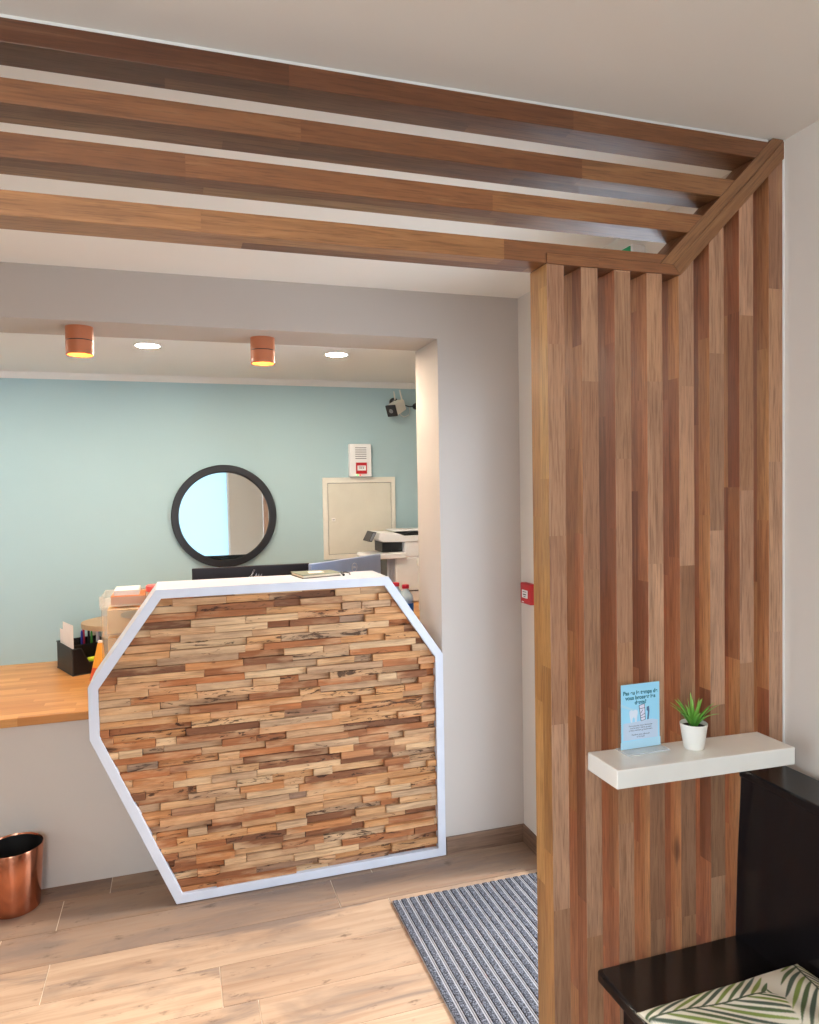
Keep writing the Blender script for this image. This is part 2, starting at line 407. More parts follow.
# ------------------------------------------------------------------ vertical slat partition
part = thing('slat_partition', 'floor-to-ceiling partition of vertical oak slats beside the right wall', 'partition', (1.1, YS, 0))
LEFT = [.778, .8625, .9475, 1.0325, 1.1195, 1.2055, 1.2925, 1.381]
SW = .0425
for x in LEFT:
    x0, x1 = x, x+SW
    zt = lambda X: 2.083+max(0, X-1.124)
    if x == LEFT[0]: poly = [(x0, 0), (x1, 0), (x1, 2.083), (x0, 2.083)]
    elif x0 < 1.124 < x1: poly = [(x0, 0), (x1, 0), (x1, zt(x1)-.0005), (1.124, 2.0825), (x0, 2.0825)]
    else: poly = [(x0, 0), (x1, 0), (x1, zt(x1)-.0005), (x0, zt(x0)-.0005)]
    mb = MB().prism(poly, YS, YS2)
    o = mb.build('slat', M['oak_gold'] if x == LEFT[0] else M['oak_v'], parent=part, bevel=.0012)
    # each slat keeps its own grain: shift its origin to its foot
    o.color = (1.06, 1.04, 1.0, 1)
    o.location = (x-1.1, 0, 0); o.data.transform(Matrix.Translation((-(x-1.1), 0, 0)))
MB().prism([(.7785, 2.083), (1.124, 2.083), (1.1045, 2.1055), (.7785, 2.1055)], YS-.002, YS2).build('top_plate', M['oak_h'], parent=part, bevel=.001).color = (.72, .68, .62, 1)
dg = oak('oak_mitred', 2, length=1.6)
def slanted(poly, y0, y1, name, parent):
    """45-degree plate; its mesh is laid along local z so that the grain follows it"""
    o = MB().prism(poly, y0, y1).build(name, dg, parent=parent, bevel=.001)
    piv = Vector((poly[0][0]-parent.location.x, 0, poly[0][1]-parent.location.z)); rot = Matrix.Rotation(PI/4, 4, 'Y')
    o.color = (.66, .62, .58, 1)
    o.data.transform(rot.inverted() @ Matrix.Translation(-piv)); o.location = piv; o.rotation_euler = (0, PI/4, 0); return o
slanted([(1.124, 2.083), (1.4265, 2.3855), (1.4265, 2.4275), (1.1045, 2.1055)], YS-.002, YS2, 'mitre_plate', part)

# ------------------------------------------------------------------ overhead horizontal slats
over = thing('overhead_slat_screen', 'hanging screen of four horizontal oak slats under the ceiling, mitred into the vertical partition', 'slat screen', (-.3, YS, 2.0845))
slanted([(1.1045, 2.106), (1.426, 2.4275), (1.4258, 2.4305), (1.394, 2.4305), (1.0695, 2.106)], YS-.001, YS2, 'mitre_plate', over)
TONE = {2.378: (.52, .48, .46, 1), 2.2755: (.64, .60, .56, 1), 2.183: (.84, .83, .74, 1), 2.0845: (.94, .93, .82, 1)}   # the lower two are toned paler
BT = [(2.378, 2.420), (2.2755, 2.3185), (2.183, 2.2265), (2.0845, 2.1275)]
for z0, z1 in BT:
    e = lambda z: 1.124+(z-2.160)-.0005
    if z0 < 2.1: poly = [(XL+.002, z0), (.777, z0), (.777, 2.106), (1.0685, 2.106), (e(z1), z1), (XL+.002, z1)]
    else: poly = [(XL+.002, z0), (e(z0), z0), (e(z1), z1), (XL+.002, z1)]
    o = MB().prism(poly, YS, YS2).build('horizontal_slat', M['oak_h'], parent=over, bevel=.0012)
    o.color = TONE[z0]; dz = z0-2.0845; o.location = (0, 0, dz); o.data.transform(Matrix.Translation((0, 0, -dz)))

# pale sealant lines where the slats meet ceiling and wall
struct(MB().box(XL+.002, 1.392, YS+.011, YS+.03, 2.4202, ZC).build('trim_2', M['ceil2']))
struct(rw(MB(), YS+.001, YS+.02, .915, ZC, -.0072, 0).build('trim_3', M['ceil2']))

# ------------------------------------------------------------------ reception desk
YD = 2.908; YDB = 3.172
OUT = [(-.083, 1.231), (.839, 1.231), (1.077, .885), (1.077, .004), (-.039, .004), (-.331, .684), (-.331, .88)]
def inset(poly, d):
    n = len(poly); out = []
    for i in range(n):
        p0, p1, p2 = Vector(poly[i-1]), Vector(poly[i]), Vector(poly[(i+1) % n])
        n1 = Vector(((p1-p0).y, -(p1-p0).x)).normalized(); n2 = Vector(((p2-p1).y, -(p2-p1).x)).normalized()
        m = (n1+n2); out.append(tuple(p1+m*(d/(m.dot(n1)))))
    return out
INN = inset(OUT, .035)
desk = thing('reception_desk', 'angular reception desk with white frame and reclaimed wood front', 'desk', (.37, 3.03, 0))
MB().ring(OUT, INN, YD, YDB).build('frame', M['white'], parent=desk, bevel=.0015)
MB().prism(inset(OUT, .034), YD+.032, YD+.05).build('backing_board', M['dark'], parent=desk)
MB().box(-.02, 1.06, YD+.02, YDB-.02, 0, .0045).build('plinth', M['dark'], parent=desk)
def clip(poly, conv):
    n = len(conv)
    for i in range(n):
        a, b = Vector(conv[i]), Vector(conv[(i+1) % n]); nn = Vector(((b-a).y, -(b-a).x)); out = []
        for k in range(len(poly)):
            p, q = Vector(poly[k]), Vector(poly[(k+1) % len(poly)]); dp, dq = (p-a).dot(nn), (q-a).dot(nn)
            if dp >= 0: out.append(tuple(p))
            if dp*dq < 0: out.append(tuple(p+(q-p)*(dp/(dp-dq))))
        poly = out
        if len(poly) < 3: return None
    return poly
def cladding():
    mb = MB(); rng = random.Random(23); H = .0283; CV = inset(OUT, .0352); z = .03
    while z < 1.2:
        x = -.4-rng.random()*.15
        while x < 1.08:
            L = rng.choice([.08, .12, .16, .2, .24, .28, .32])*rng.uniform(.85, 1.15)
            j = lambda s=.0013: rng.uniform(-s, s)
            two = rng.random() < .0
            q = [(x+.0006+j(), z+.0005+j()), (x+L-.0006+j(), z+.0005+j()), (x+L-.0006+j(), z+H-.0005+j()), (x+.0006+j(), z+H-.0005+j())]
            c = clip(q, CV)
            if c:
                f = YD+rng.choice([.006, .009, .013, .018, .023, .028])+rng.uniform(-.001, .001)
                col = (rng.random(), rng.random(), rng.random()**2, 1)
                # front edges slightly chipped in
                cx = sum(p[0] for p in c)/len(c); cz = sum(p[1] for p in c)/len(c)
                s = [(p[0]+(cx-p[0])*min(.9, .0012/max(.004, abs(cx-p[0]))), p[1]+(cz-p[1])*.07) for p in c]
                mb.prism(c, YD+.034, f+.0012, col=col); mb.f.pop(-len(c)-1)
                n = len(c); i = mb._v([(p[0], f+rng.uniform(-.0008, .0004), p[1]) for p in s], col); b = i-n
                mb.f.append([i+k for k in reversed(range(n))])
                for k in range(n): mb.f.append([b+k, i+k, i+(k+1) % n, b+(k+1) % n])
            x += L
        z += H
    return mb
cladding().build('wood_cladding', M['clad'], parent=desk, attr=True)

# ------------------------------------------------------------------ worktop and things on it
WZ = .72
wt = MB().box(XL+.26, .93, 3.1745, YT-.002, WZ-.035, WZ).build('worktop', M['butcher'], origin=(-.4, 3.7, WZ-.035), bevel=.003)
tag(wt, 'orange-toned butcher-block worktop running behind the reception desk', 'worktop')
sc_ = thing('side_cabinet', 'low cabinet with wooden top behind the right end of the desk', 'cabinet', (1.34, 3.75, 0))
MB().box(1.022, 1.745, 3.32, YT-.004, 0, .92).build('carcass', M['white'], parent=sc_, bevel=.003)
MB().box(1.018, 1.748, 3.30, YT-.003, .92, .955).build('top', M['butcher'], parent=sc_, bevel=.003)

# desk organiser
e1 = Vector((.917, .40, 0)).normalized()
org = thing('desk_organizer', 'black wire-mesh desk organizer holding pens and papers on the worktop', 'desk organizer', (-.47, 3.92, WZ))
Xo = Matrix.Translation((-.496, 3.807, WZ)) @ Matrix(((e1.x, -e1.y, 0, 0), (e1.y, e1.x, 0, 0), (0, 0, 1, 0), (0, 0, 0, 1)))
def OM(): m = MB(); m.X = Xo; return m
W_, D_ = .20, .25
OM().box(0, W_, 0, D_, 0, .003).build('base', M['charcoal'], parent=org)
OM().prism([(0, 0), (D_, 0), (D_, .135), (0, .13)], 0, .002, 'x').build('side_panel', M['mesh'], parent=org)
OM().prism([(0, 0), (D_, 0), (D_, .135), (.1, .13), (.03, .065), (0, .06)], W_-.002, W_, 'x').build('side_panel', M['mesh'], parent=org)
OM().prism([(0, 0), (W_, 0), (W_, .055), (.075, .055), (.04, .13), (0, .13)], 0, .002).build('front_panel', M['mesh'], parent=org)
OM().box(0, W_, D_-.002, D_, 0, .135).box(.022, W_, .10, .102, 0, .125).build('divider', M['mesh'], parent=org)
rim = OM()
rim.tube([(0, 0, .13), (0, D_, .135), (W_, D_, .135), (W_, .1, .13), (W_, .03, .065), (W_, 0, .056), (.075, 0, .056), (.04, 0, .13), (0, 0, .13)], .003, 8)
rim.tube([(0, 0, .002), (W_, 0, .002)], .003, 8).tube([(0, 0, .002), (0, D_, .002)], .003, 8).tube([(0, 0, 0), (0, 0, .13)], .003, 8).tube([(.022, .101, .127), (W_, .101, .127)], .003, 8)
rim.build('rim', M['charcoal'], parent=org, smooth=True)
def in_org(mb, name, mat, label, cat, group=None, base=(.05, .1, .004), **k):
    o = mb.build(name, mat, origin=Xo @ Vector(base), **k); return tag(o, label, cat, group)
m = OM(); m.box(.0065, .0095, .008, .165, .004, .245); in_org(m, 'card', M['paper'], 'tall white card standing in the front corner of the organizer', 'card')
m = OM(); m.box(.012, .016, .125, .235, .004, .20); in_org(m, 'envelope', M['paper'], 'short white envelope behind the tall card in the organizer', 'envelope')
PEN = [((.085, .115), 'blue', srgb(40, 60, 170)), ((.098, .12), 'red', srgb(200, 40, 80)), ((.118, .115), 'black', srgb(24, 24, 26)), ((.135, .122), 'green', srgb(70, 170, 60)), ((.155, .115), 'white', srgb(235, 235, 240)), ((.172, .118), 'pale lilac', srgb(200, 196, 226))]
for (px, py), cn, cc in PEN:
    h = R.uniform(.165, .20); lean = R.uniform(-.012, .012); p = thing('pen', cn+' pen standing in the black mesh organizer', 'pen', Xo @ Vector((px, py+.02, .004)), 'pens in the organizer')
    m = OM(); m.tube([(px, py+.02, .004), (px+lean, py+.02, h)], .0055, 10); m.build('barrel', plain('pen_'+cn, cc, .35), parent=p, smooth=True)
    m = OM(); m.tube([(px+lean, py+.02, h), (px+lean*1.1, py+.02, h+.012)], [.0055, .003], 10); m.build('end_cap', M['grey'] if cn == 'white' else plain('pen_'+cn, cc), parent=p, smooth=True)
m = OM(); m.box(.085, .16, .02, .09, .004, .05); tag(m.build('sticky_notes', plain('note_green', srgb(70, 140, 96), .7), origin=Xo @ Vector((.12, .05, .004))), 'pad of green sticky notes in the organizer tray, under a yellow highlighter', 'sticky notes')
hl = thing('highlighter', 'yellow highlighter lying on green notes in the organizer', 'highlighter', Xo @ Vector((.12, .03, .0505)))
m = OM(); m.X = Xo @ Matrix.Translation((.08, .035, .0625)) @ Matrix.Rotation(.12, 4, 'Z') @ Matrix.Rotation(PI/2, 4, 'Y')
m.lathe([(.009, 0), (.012, .004), (.012, .07), (.010, .075)], seg=16); m.build('barrel', plain('neon_yellow', srgb(214, 230, 40), .4), parent=hl, smooth=True)
m = OM(); m.X = Xo @ Matrix.Translation((.08, .035, .0625)) @ Matrix.Rotation(.12, 4, 'Z') @ Matrix.Rotation(PI/2, 4, 'Y')
m.lathe([(.0105, .0752), (.0115, .08), (.0115, .105), (.009, .108)], seg=16); m.build('cap', plain('neon_yellow_dark', srgb(190, 205, 30), .4), parent=hl, smooth=True)
# orange pouch
op = thing('pouch', 'orange and red tapered pouch between organizer and white desk frame', 'pouch', (-.386, 3.70, WZ))
def pouch_prof(z0, z1):
    m = MB(); 
    def sec(z): t = (z-WZ)/.20; w = .040*(1-t)+.008*t; d = .03*(1-t)+.003*t; return [(-.372+w*math.cos(a)+t*.014, 3.70+d*math.sin(a)) for a in [2*PI*k/24 for k in range(24)]]
    zs = [z0+(z1-z0)*k/6 for k in range(7)]; rings = [m._v([(x, y, z) for x, y in sec(z)]) for z in zs]
    for a, b in zip(rings, rings[1:]):
        for k in range(24): m.f.append([a+k, a+(k+1) % 24, b+(k+1) % 24, b+k])
    m.f.append([rings[0]+k for k in range(24)]); m.f.append([rings[-1]+k for k in range(24)]); return m
pouch_prof(WZ, WZ+.06).build('red_base', plain('pouch_red', srgb(216, 86, 40), .5), parent=op, smooth=True)
pouch_prof(WZ+.06, WZ+.175).build('body', plain('pouch_orange', srgb(240, 162, 44), .5), parent=op, smooth=True)
pouch_prof(WZ+.175, WZ+.187).build('seal', M['paper'], parent=op, smooth=True)

# clear drawer tower
TX0, TX1, TY0, TY1, TZ = -.318, -.03, 3.33, 3.60, 1.118
tw = thing('drawer_tower', 'clear plastic drawer tower with peach folders behind the slanted left end of desk', 'drawer unit', ((TX0+TX1)/2, 3.46, WZ))
sh = MB().box(TX0, TX0+.004, TY0, TY1, WZ, TZ).box(TX1-.004, TX1, TY0, TY1, WZ, TZ).box(TX0, TX1, TY1-.004, TY1, WZ, TZ).box(TX0, TX1, TY0, TY1, TZ-.004, TZ).box(TX0, TX1, TY0, TY1, WZ, WZ+.004).box(TX0, TX1, TY0, TY1, .985, .989).box(TX0, TX1, TY0, TY1, .85, .854)
sh.build('shell', M['shell'], parent=tw, bevel=.001)
rm = MB().box(TX0-.004, TX1+.004, TY0-.004, TY0, TZ, TZ+.038).box(TX0-.004, TX1+.004, TY1, TY1+.004, TZ, TZ+.038).box(TX0-.004, TX0, TY0, TY1, TZ, TZ+.038).box(TX1, TX1+.004, TY0, TY1, TZ, TZ+.038).box(TX0-.006, TX0+.012, TY0-.007, TY0-.004, TZ-.01, TZ+.045)
rm.build('top_rim', M['shell'], parent=tw, bevel=.001)
for z0, z1 in ((.992, 1.108), (.857, .982), (.727, .847)):
    d = MB().box(TX0+.008, TX1-.008, TY0-.002, TY0+.003, z0, z1).build('drawer', M['shell'], parent=tw, bevel=.002)
    MB().prism([(TX0+.12+.042*math.cos(a)*(1.25 if math.cos(a) > 0 else 1), z1-.03+.017*math.sin(a)) for a in [2*PI*k/28 for k in range(28)]], TY0-.006, TY0-.002).build('handle', frosted('handle_grey', srgb(196, 182, 150), .9), parent=d)
for k, (z0, z1) in enumerate(((.995, 1.10), (.86, .975), (.73, .84))):
    tag(MB().box(TX0+.022, TX1-.02, TY0+.02, TY1-.03, z0, z1).build('folder', M['peach'], origin=(-.17, 3.46, z0), bevel=.003), ['peach folder pile in the top drawer of the clear tower', 'peach folder pile in the middle drawer of the clear tower', 'peach folder pile in the bottom drawer of the clear tower'][k], 'folders', 'folders in the clear tower')
tag(MB().box(TX0+.038, TX1-.112, TY0+.03, TY1-.06, TZ+.0005, TZ+.038).build('folder', plain('folder_brown', srgb(196, 118, 62), .7), origin=(-.22, 3.44, TZ), bevel=.003), 'orange-brown document box on top of the clear drawer tower', 'document box')
tag(MB().box(TX0+.05, TX1-.135, TY0+.04, TY1-.07, TZ+.0385, TZ+.060).build('paper_stack', M['paper'], origin=(-.22, 3.44, TZ+.0385)), 'small stack of cream paper on the orange-brown document box', 'paper')
jar = thing('jar', 'small beige jar with coral red lid on the clear drawer tower', 'jar', (-.105, 3.45, TZ))
MB().lathe([(.026, TZ+.0005), (.029, TZ+.006), (.029, TZ+.034), (.025, TZ+.04)], (-.105, 3.45, 0), 28).build('pot', plain('jar_beige', srgb(214, 180, 140), .5), parent=jar, smooth=True)
MB().lathe([(.034, TZ+.04), (.0355, TZ+.043), (.0355, TZ+.064), (.031, TZ+.0685)], (-.105, 3.45, 0), 28).build('lid', plain('jar_coral', srgb(224, 96, 92), .45), parent=jar, smooth=True)

# raised rounded shelf
rs = thing('raised_shelf', 'raised round-ended shelf on white legs against the teal wall', 'shelf', (-.2, 3.98, WZ))
arc = [(-.275+.2*math.cos(a), 3.99+.185*math.sin(a)) for a in [PI/2+PI*k/20 for k in range(21)]]
MB().prism(arc+[(.04, 3.805), (.04, 4.175)], .925, .95, 'z').build('shelf_top', plain('shelf_tan', srgb(176, 148, 116), .5), parent=rs, bevel=.002)
for x, y in ((-.437, 4.145), (-.01, 3.84), (-.01, 4.145)):
    MB().box(x-.014, x+.014, y-.014, y+.014, WZ, .925).build('leg', M['offw'], parent=rs, bevel=.002)
MB().box(-.42, .0, 4.135, 4.155, .89, .925).build('apron', M['offw'], parent=rs)

# monitors
def monitor(label, c, ang, w, ztop, logo, backcol):
    t = thing('monitor', label, 'monitor', (c[0], c[1], WZ), 'monitors behind the desk')
    X = rotz((c[0], c[1], 0), ang); h = w*.58; z0 = ztop-h
    def B(): m = MB(); m.X = X; return m
    sh = B(); sh.prism([(-w/2, z0), (w/2, z0), (w/2, ztop), (-w/2, ztop)], 0, .022); sh.build('back_shell', backcol, parent=t, bevel=.004)
    sc = B(); sc.box(-w/2+.008, w/2-.008, .0222, .0235, z0+.012, ztop-.008); sc.build('screen', M['dark'], parent=t)
    st = B(); st.box(-.03, .03, -.02, 0, WZ+.012, ztop-.12); st.build('stand', M['dark'], parent=t, bevel=.004)
    bs = B(); bs.box(-.12, .12, -.07, .10, WZ, WZ+.012); bs.build('base', M['dark'], parent=t, bevel=.004)
    face = X @ Matrix.Rotation(PI/2, 4, 'X')   # text plane facing -y
    logo(t, face, ztop)
    return t
lt = plain('logo_silver', srgb(206, 208, 214), .3)
def logo_script(t, face, zt):
    m = MB(); m.X = None
    pts = [(-.015, -.052), (.004, -.034), (.012, -.020), (.008, -.0165), (.001, -.030), (-.003, -.050), (.006, -.056), (.016, -.044), (.020, -.036), (.018, -.050), (.024, -.052), (.032, -.038), (.030, -.052), (.038, -.052), (.044, -.040)]
    m.tube([face @ Vector((x, zt+y, .0012)) for x, y in pts], .0011, 6); m.build('logo', lt, parent=t, smooth=True)
def logo_ring(t, face, zt):
    m = MB(); X = face
    m.tube([X @ Vector((.045+.021*math.cos(a), zt-.047+.021*math.sin(a), .0012)) for a in [2*PI*k/40 for k in range(41)]], .0016, 6); lo = m.build('logo', lt, parent=t, smooth=True)
    text_mesh('logo_letters', 'DELL', .013, lt, lo, face @ Matrix.Translation((.045, zt-.047, .0006)), bold=.0004)
monitor('black-backed monitor standing square behind the middle of the desk top', (.333, 3.47), 0, .545, 1.248, logo_script, plain('monitor_black', srgb(36, 33, 38), .4))
monitor('bluish grey monitor turned away at an angle behind the desk top', (.80, 3.478), math.radians(39), .549, 1.260, logo_ring, plain('monitor_slate', srgb(150, 166, 200), .3, .1))

# notebook and pen on the desk top
nb = thing('notebook', 'worn notebook lying on the white desk top', 'notebook', (.575, 3.10, 1.231))
q = [(.468, 3.165), (.494, 3.0), (.665, 3.045), (.645, 3.165)]
MB().prism(q, 1.231, 1.2345, 'z').build('back_cover', plain('cover_brown', srgb(92, 80, 64), .6), parent=nb)
MB().prism(inset(list(reversed(q)), .004), 1.2345, 1.243, 'z').build('pages', plain('pages', srgb(232, 214, 186), .8), parent=nb)
MB().prism(q, 1.243, 1.246, 'z').build('front_cover', plain('cover_grey', srgb(128, 132, 112), .6), parent=nb, bevel=.001)
MB().prism([(.53, 3.06), (.60, 3.07), (.595, 3.13), (.535, 3.125)], 1.246, 1.2465, 'z').build('label_patch', M['paper'], parent=nb)
pn = thing('pen', 'black pen with loop lying at the right end of the notebook', 'pen', (.68, 3.07, 1.231))
MB().tube([(.672, 3.02, 1.2365), (.684, 3.12, 1.2365)], .0052, 10).build('barrel', M['dark'], parent=pn, smooth=True)
MB().tube([(.684, 3.12, 1.2365), (.702, 3.11, 1.2375), (.712, 3.08, 1.236), (.708, 3.055, 1.233)], .0025, 8).build('loop', M['dark'], parent=pn, smooth=True)

# printer
pr = thing('printer', 'large white multifunction printer on the cabinet behind the desk', 'printer', (1.4, 4.0, .955))
PY0, PY1 = 3.88, 4.10
MB().box(1.162, 1.735, PY0, PY1, .957, 1.214).build('body', M['plastw'], parent=pr, bevel=.008)
MB().prism([(.985, 1.222), (.992, 1.238), (1.218, 1.242), (1.218, 1.210), (.995, 1.210)], PY0-.02, PY1-.02).build('output_tray', M['plastw'], parent=pr, bevel=.004)
MB().box(1.218, 1.735, PY0, PY1, 1.214, 1.308).build('column', M['plastw'], parent=pr, bevel=.004)
MB().box(1.10, 1.218, PY0+.05, PY1-.01, 1.243, 1.302).build('output_slot', M['dark'], parent=pr)
MB().prism([(1.062, 1.318), (1.09, 1.304), (1.20, 1.300), (1.735, 1.300), (1.735, 1.335), (1.22, 1.335), (1.17, 1.352), (1.072, 1.357)], PY0-.005, PY1).build('scanner', M['plastw'], parent=pr, bevel=.004)
MB().prism([(1.185, 1.336), (1.735, 1.336), (1.735, 1.358), (1.26, 1.357)], PY0, PY1-.02).build('document_feeder', M['dark'], parent=pr, bevel=.003)
MB().box(1.17, 1.735, PY0+.03, PY1, 1.3585, 1.366).build('feeder_lid', M['plastw'], parent=pr, bevel=.003)
cp = MB().prism([(1.000, 1.312), (1.020, 1.309), (1.048, 1.362), (1.028, 1.366)], PY0-.03, PY0+.10).build('control_panel', M['dark'], parent=pr, bevel=.002)
MB().prism([(1.006, 1.3175), (1.020, 1.315), (1.042, 1.358), (1.028, 1.360)], PY0-.0315, PY0-.030).build('screen', M['grey'], parent=cp)
for k in range(5):
    MB().box(1.118+k*.009, 1.123+k*.009, PY0+.004, PY0+.02, .98, 1.209).build('vent_rib', plain('rib_grey', srgb(176, 180, 190), .45), parent=pr)
MB().box(1.115, 1.162, PY0+.021, PY1-.03, .957, 1.209).build('vent_back', M['grey'], parent=pr)
MB().box(1.165, 1.72, PY0-.002, PY0, 1.02, 1.026).build('tray_line', M['dark'], parent=pr)

# white storage bin
sb = thing('storage_bin', 'tall white rounded bin beside the opening jamb on the side cabinet', 'bin', (1.295, 3.47, .955))
MB().box(1.190, 1.41, 3.37, 3.58, .956, 1.19).build('body', M['offw'], parent=sb, bevel=.018, seg=4)
MB().box(1.184, 1.416, 3.363, 3.587, 1.19, 1.24).build('lid', M['offw'], parent=sb, bevel=.018, seg=4)
MB().box(1.1885, 1.193, 3.40, 3.45, 1.10, 1.14).build('handle_slot', M['grey'], parent=sb)
# bottles
def bottle(x, y, label):
    t = thing('bottle', label, 'bottle', (x, y, .955), 'water bottles behind the desk')
    z = .9555
    MB().lathe([(.033, z), (.038, z+.006), (.038, z+.10), (.034, z+.118), (.016, z+.142), (.0145, z+.152)], (x, y, 0), 28).build('body', frosted('bottle_plastic', srgb(205, 232, 244), .55), parent=t, smooth=True)
    MB().lathe([(.0384, z+.035), (.0386, z+.036), (.0386, z+.08), (.0384, z+.081)], (x, y, 0), 28).build('label_band', plain('label_blue', srgb(24, 110, 214), .4), parent=t, smooth=True)
    MB().lathe([(.0385, z+.014), (.0388, z+.015), (.0388, z+.034), (.0385, z+.0345)], (x, y, 0), 28).build('green_stripe', plain('label_green', srgb(96, 200, 110), .4), parent=t, smooth=True)
    MB().lathe([(.0165, z+.152), (.0175, z+.154), (.0175, z+.168), (.016, z+.17)], (x, y, 0), 24).build('cap', plain('cap_red', srgb(206, 24, 52), .4), parent=t, smooth=True)
bottle(1.069, 3.405, 'small water bottle with red cap, right-hand one beside the white bin')
bottle(1.048, 3.50, 'small water bottle with red cap, half hidden behind the desk frame')

# ------------------------------------------------------------------ on the teal wall
mi = thing('round_mirror', 'round black-framed mirror on the teal wall', 'mirror', (.257, YT, 1.463))
c = (.257, 0, 1.463)
MB().lathe([(.245, YT), (.287, YT), (.287, YT-.024), (.283, YT-.028), (.252, YT-.028), (.248, YT-.024), (.245, YT-.012)], c, 96, 'y', cap=False).build('frame', M['dark'], parent=mi, smooth=True)
mg = MB(); mg.X = Matrix.Translation((.257, YT-.012, 1.463)) @ Matrix.Rotation(math.radians(-2.6), 4, 'X')
mg.lathe([(.0001, -.001), (.2465, -.001), (.2465, .001), (.0001, .001)], (0, 0, 0), 96, 'y', cap=False).build('mirror_glass', M['mirror'], parent=mi)
ep = thing('electrical_panel', 'off-white electrical cupboard set into the teal wall', 'electrical panel', (1.04, YT, 1.2))
MB().ring([(.817, 1.672), (1.26, 1.672), (1.26, 1.19), (.817, 1.19)], [(.846, 1.640), (1.235, 1.640), (1.235, 1.218), (.846, 1.218)], YT-.014, YT).build('frame', M['offw'], parent=ep, bevel=.002)
dr = MB().box(.849, 1.232, YT-.010, YT-.001, 1.221, 1.637).build('door', plain('panel_door', srgb(206, 204, 190), .28), parent=ep, bevel=.001)
MB().box(.846, 1.235, YT-.002, YT-.0005, 1.218, 1.640).build('shadow_gap', M['grey'], parent=ep)
lk = MB().box(.866, .890, YT-.016, YT-.010, 1.414, 1.434).build('latch', M['shelfw'], parent=dr, bevel=.002)
MB().box(.872, .884, YT-.018, YT-.016, 1.421, 1.428).build('latch_slot', M['alu'], parent=lk)
al = thing('fire_alarm_unit', 'white fire alarm box with red call point above the electrical cupboard', 'fire alarm', (1.04, YT, 1.675))
MB().box(.976, 1.107, YT-.045, YT, 1.675, 1.868).build('housing', M['plastw'], parent=al, bevel=.005)
for k in range(6): MB().box(1.009, 1.076, YT-.0462, YT-.0448, 1.780+k*.0125, 1.7845+k*.0125).build('speaker_slot', M['grey'], parent=al)
rc = MB().box(1.011, 1.076, YT-.056, YT-.0445, 1.692, 1.758).build('call_point', M['red'], parent=al, bevel=.002)
MB().box(1.018, 1.069, YT-.0575, YT-.056, 1.711, 1.740).build('call_plate', M['plastw'], parent=rc)
MB().box(1.030, 1.036, YT-.0585, YT-.0575, 1.7225, 1.7285).box(1.0405, 1.0465, YT-.0585, YT-.0575, 1.7225, 1.7285).box(1.051, 1.057, YT-.0585, YT-.0575, 1.7225, 1.7285).box(1.026, 1.061, YT-.0585, YT-.0575, 1.7335, 1.735).build('call_mark', M['dark'], parent=rc)
MB().lathe([(.0001, YT-.048), (.004, YT-.048), (.004, YT-.045)], (1.019, 0, 1.684), 16, 'y').build('green_led', emit('led_green', srgb(90, 255, 120), 2), parent=al)
MB().lathe([(.0001, YT-.048), (.004, YT-.048), (.004, YT-.045)], (1.037, 0, 1.684), 16, 'y').build('red_led', emit('led_red', srgb(255, 60, 60), 2), parent=al)
# security camera
cam_ = thing('security_camera', 'small security camera with two antennas high on the teal wall', 'security camera', (1.26, YT, 2.08))
MB().lathe([(.026, YT), (.026, YT-.012), (.012, YT-.016), (.012, YT-.05)], (1.262, 0, 2.122), 24, 'y').build('wall_mount', M['dark'], parent=cam_, smooth=True)
aim = Matrix.Translation((1.258, YT-.082, 2.082)) @ Matrix.Rotation(math.radians(-50), 4, 'Z') @ Matrix.Rotation(math.radians(24), 4, 'X')
def CB(): m = MB(); m.X = aim; return m
CB().box(-.034, .034, -.058, .05, -.034, .034).build('housing', M['offw'], parent=cam_, bevel=.012, seg=4)
CB().box(-.035, .035, -.068, -.056, -.035, .035).build('face', M['dark'], parent=cam_, bevel=.009, seg=4)
CB().lathe([(.0001, -.073), (.011, -.073), (.013, -.068)], (0, 0, 0), 24, 'y').build('lens', M['grey'], parent=cam_, smooth=True)
CB().tube([(-.024, .035, .022), (-.028, .05, .085)], [.005, .004], 10).build('antenna', M['offw'], parent=cam_, smooth=True)
CB().tube([(.024, .035, .022), (.016, .05, .09)], [.005, .004], 10).build('antenna', M['offw'], parent=cam_, smooth=True)
MB().tube([(1.262, YT-.05, 2.122), (1.262, YT-.07, 2.108)], .012, 12).build('ball_joint', M['dark'], parent=cam_, smooth=True)
cb = thing('cable', 'black camera cable running to a plug box on the teal wall', 'cable', (1.36, YT, 2.1))
MB().tube([(1.300, YT-.006, 2.113), (1.315, YT-.007, 2.111), (1.335, YT-.008, 2.103), (1.36, YT-.006, 2.096), (1.385, YT-.012, 2.097)], .0032, 8).build('lead', M['dark'], parent=cb, smooth=True)
MB().lathe([(.020, YT), (.020, YT-.02), (.016, YT-.026)], (1.402, 0, 2.099), 20, 'y').build('plug', M['dark'], parent=cb, smooth=True)
(MB().tube([(1.29, YT-.06, 2.072), (1.30, YT-.02, 2.045), (1.325, YT-.008, 2.033), (1.355, YT-.006, 2.045), (1.365, YT-.004, 2.07), (1.36, YT-.004, 2.093)], .002, 8).build('white_lead', M['offw'], parent=cam_, smooth=True))

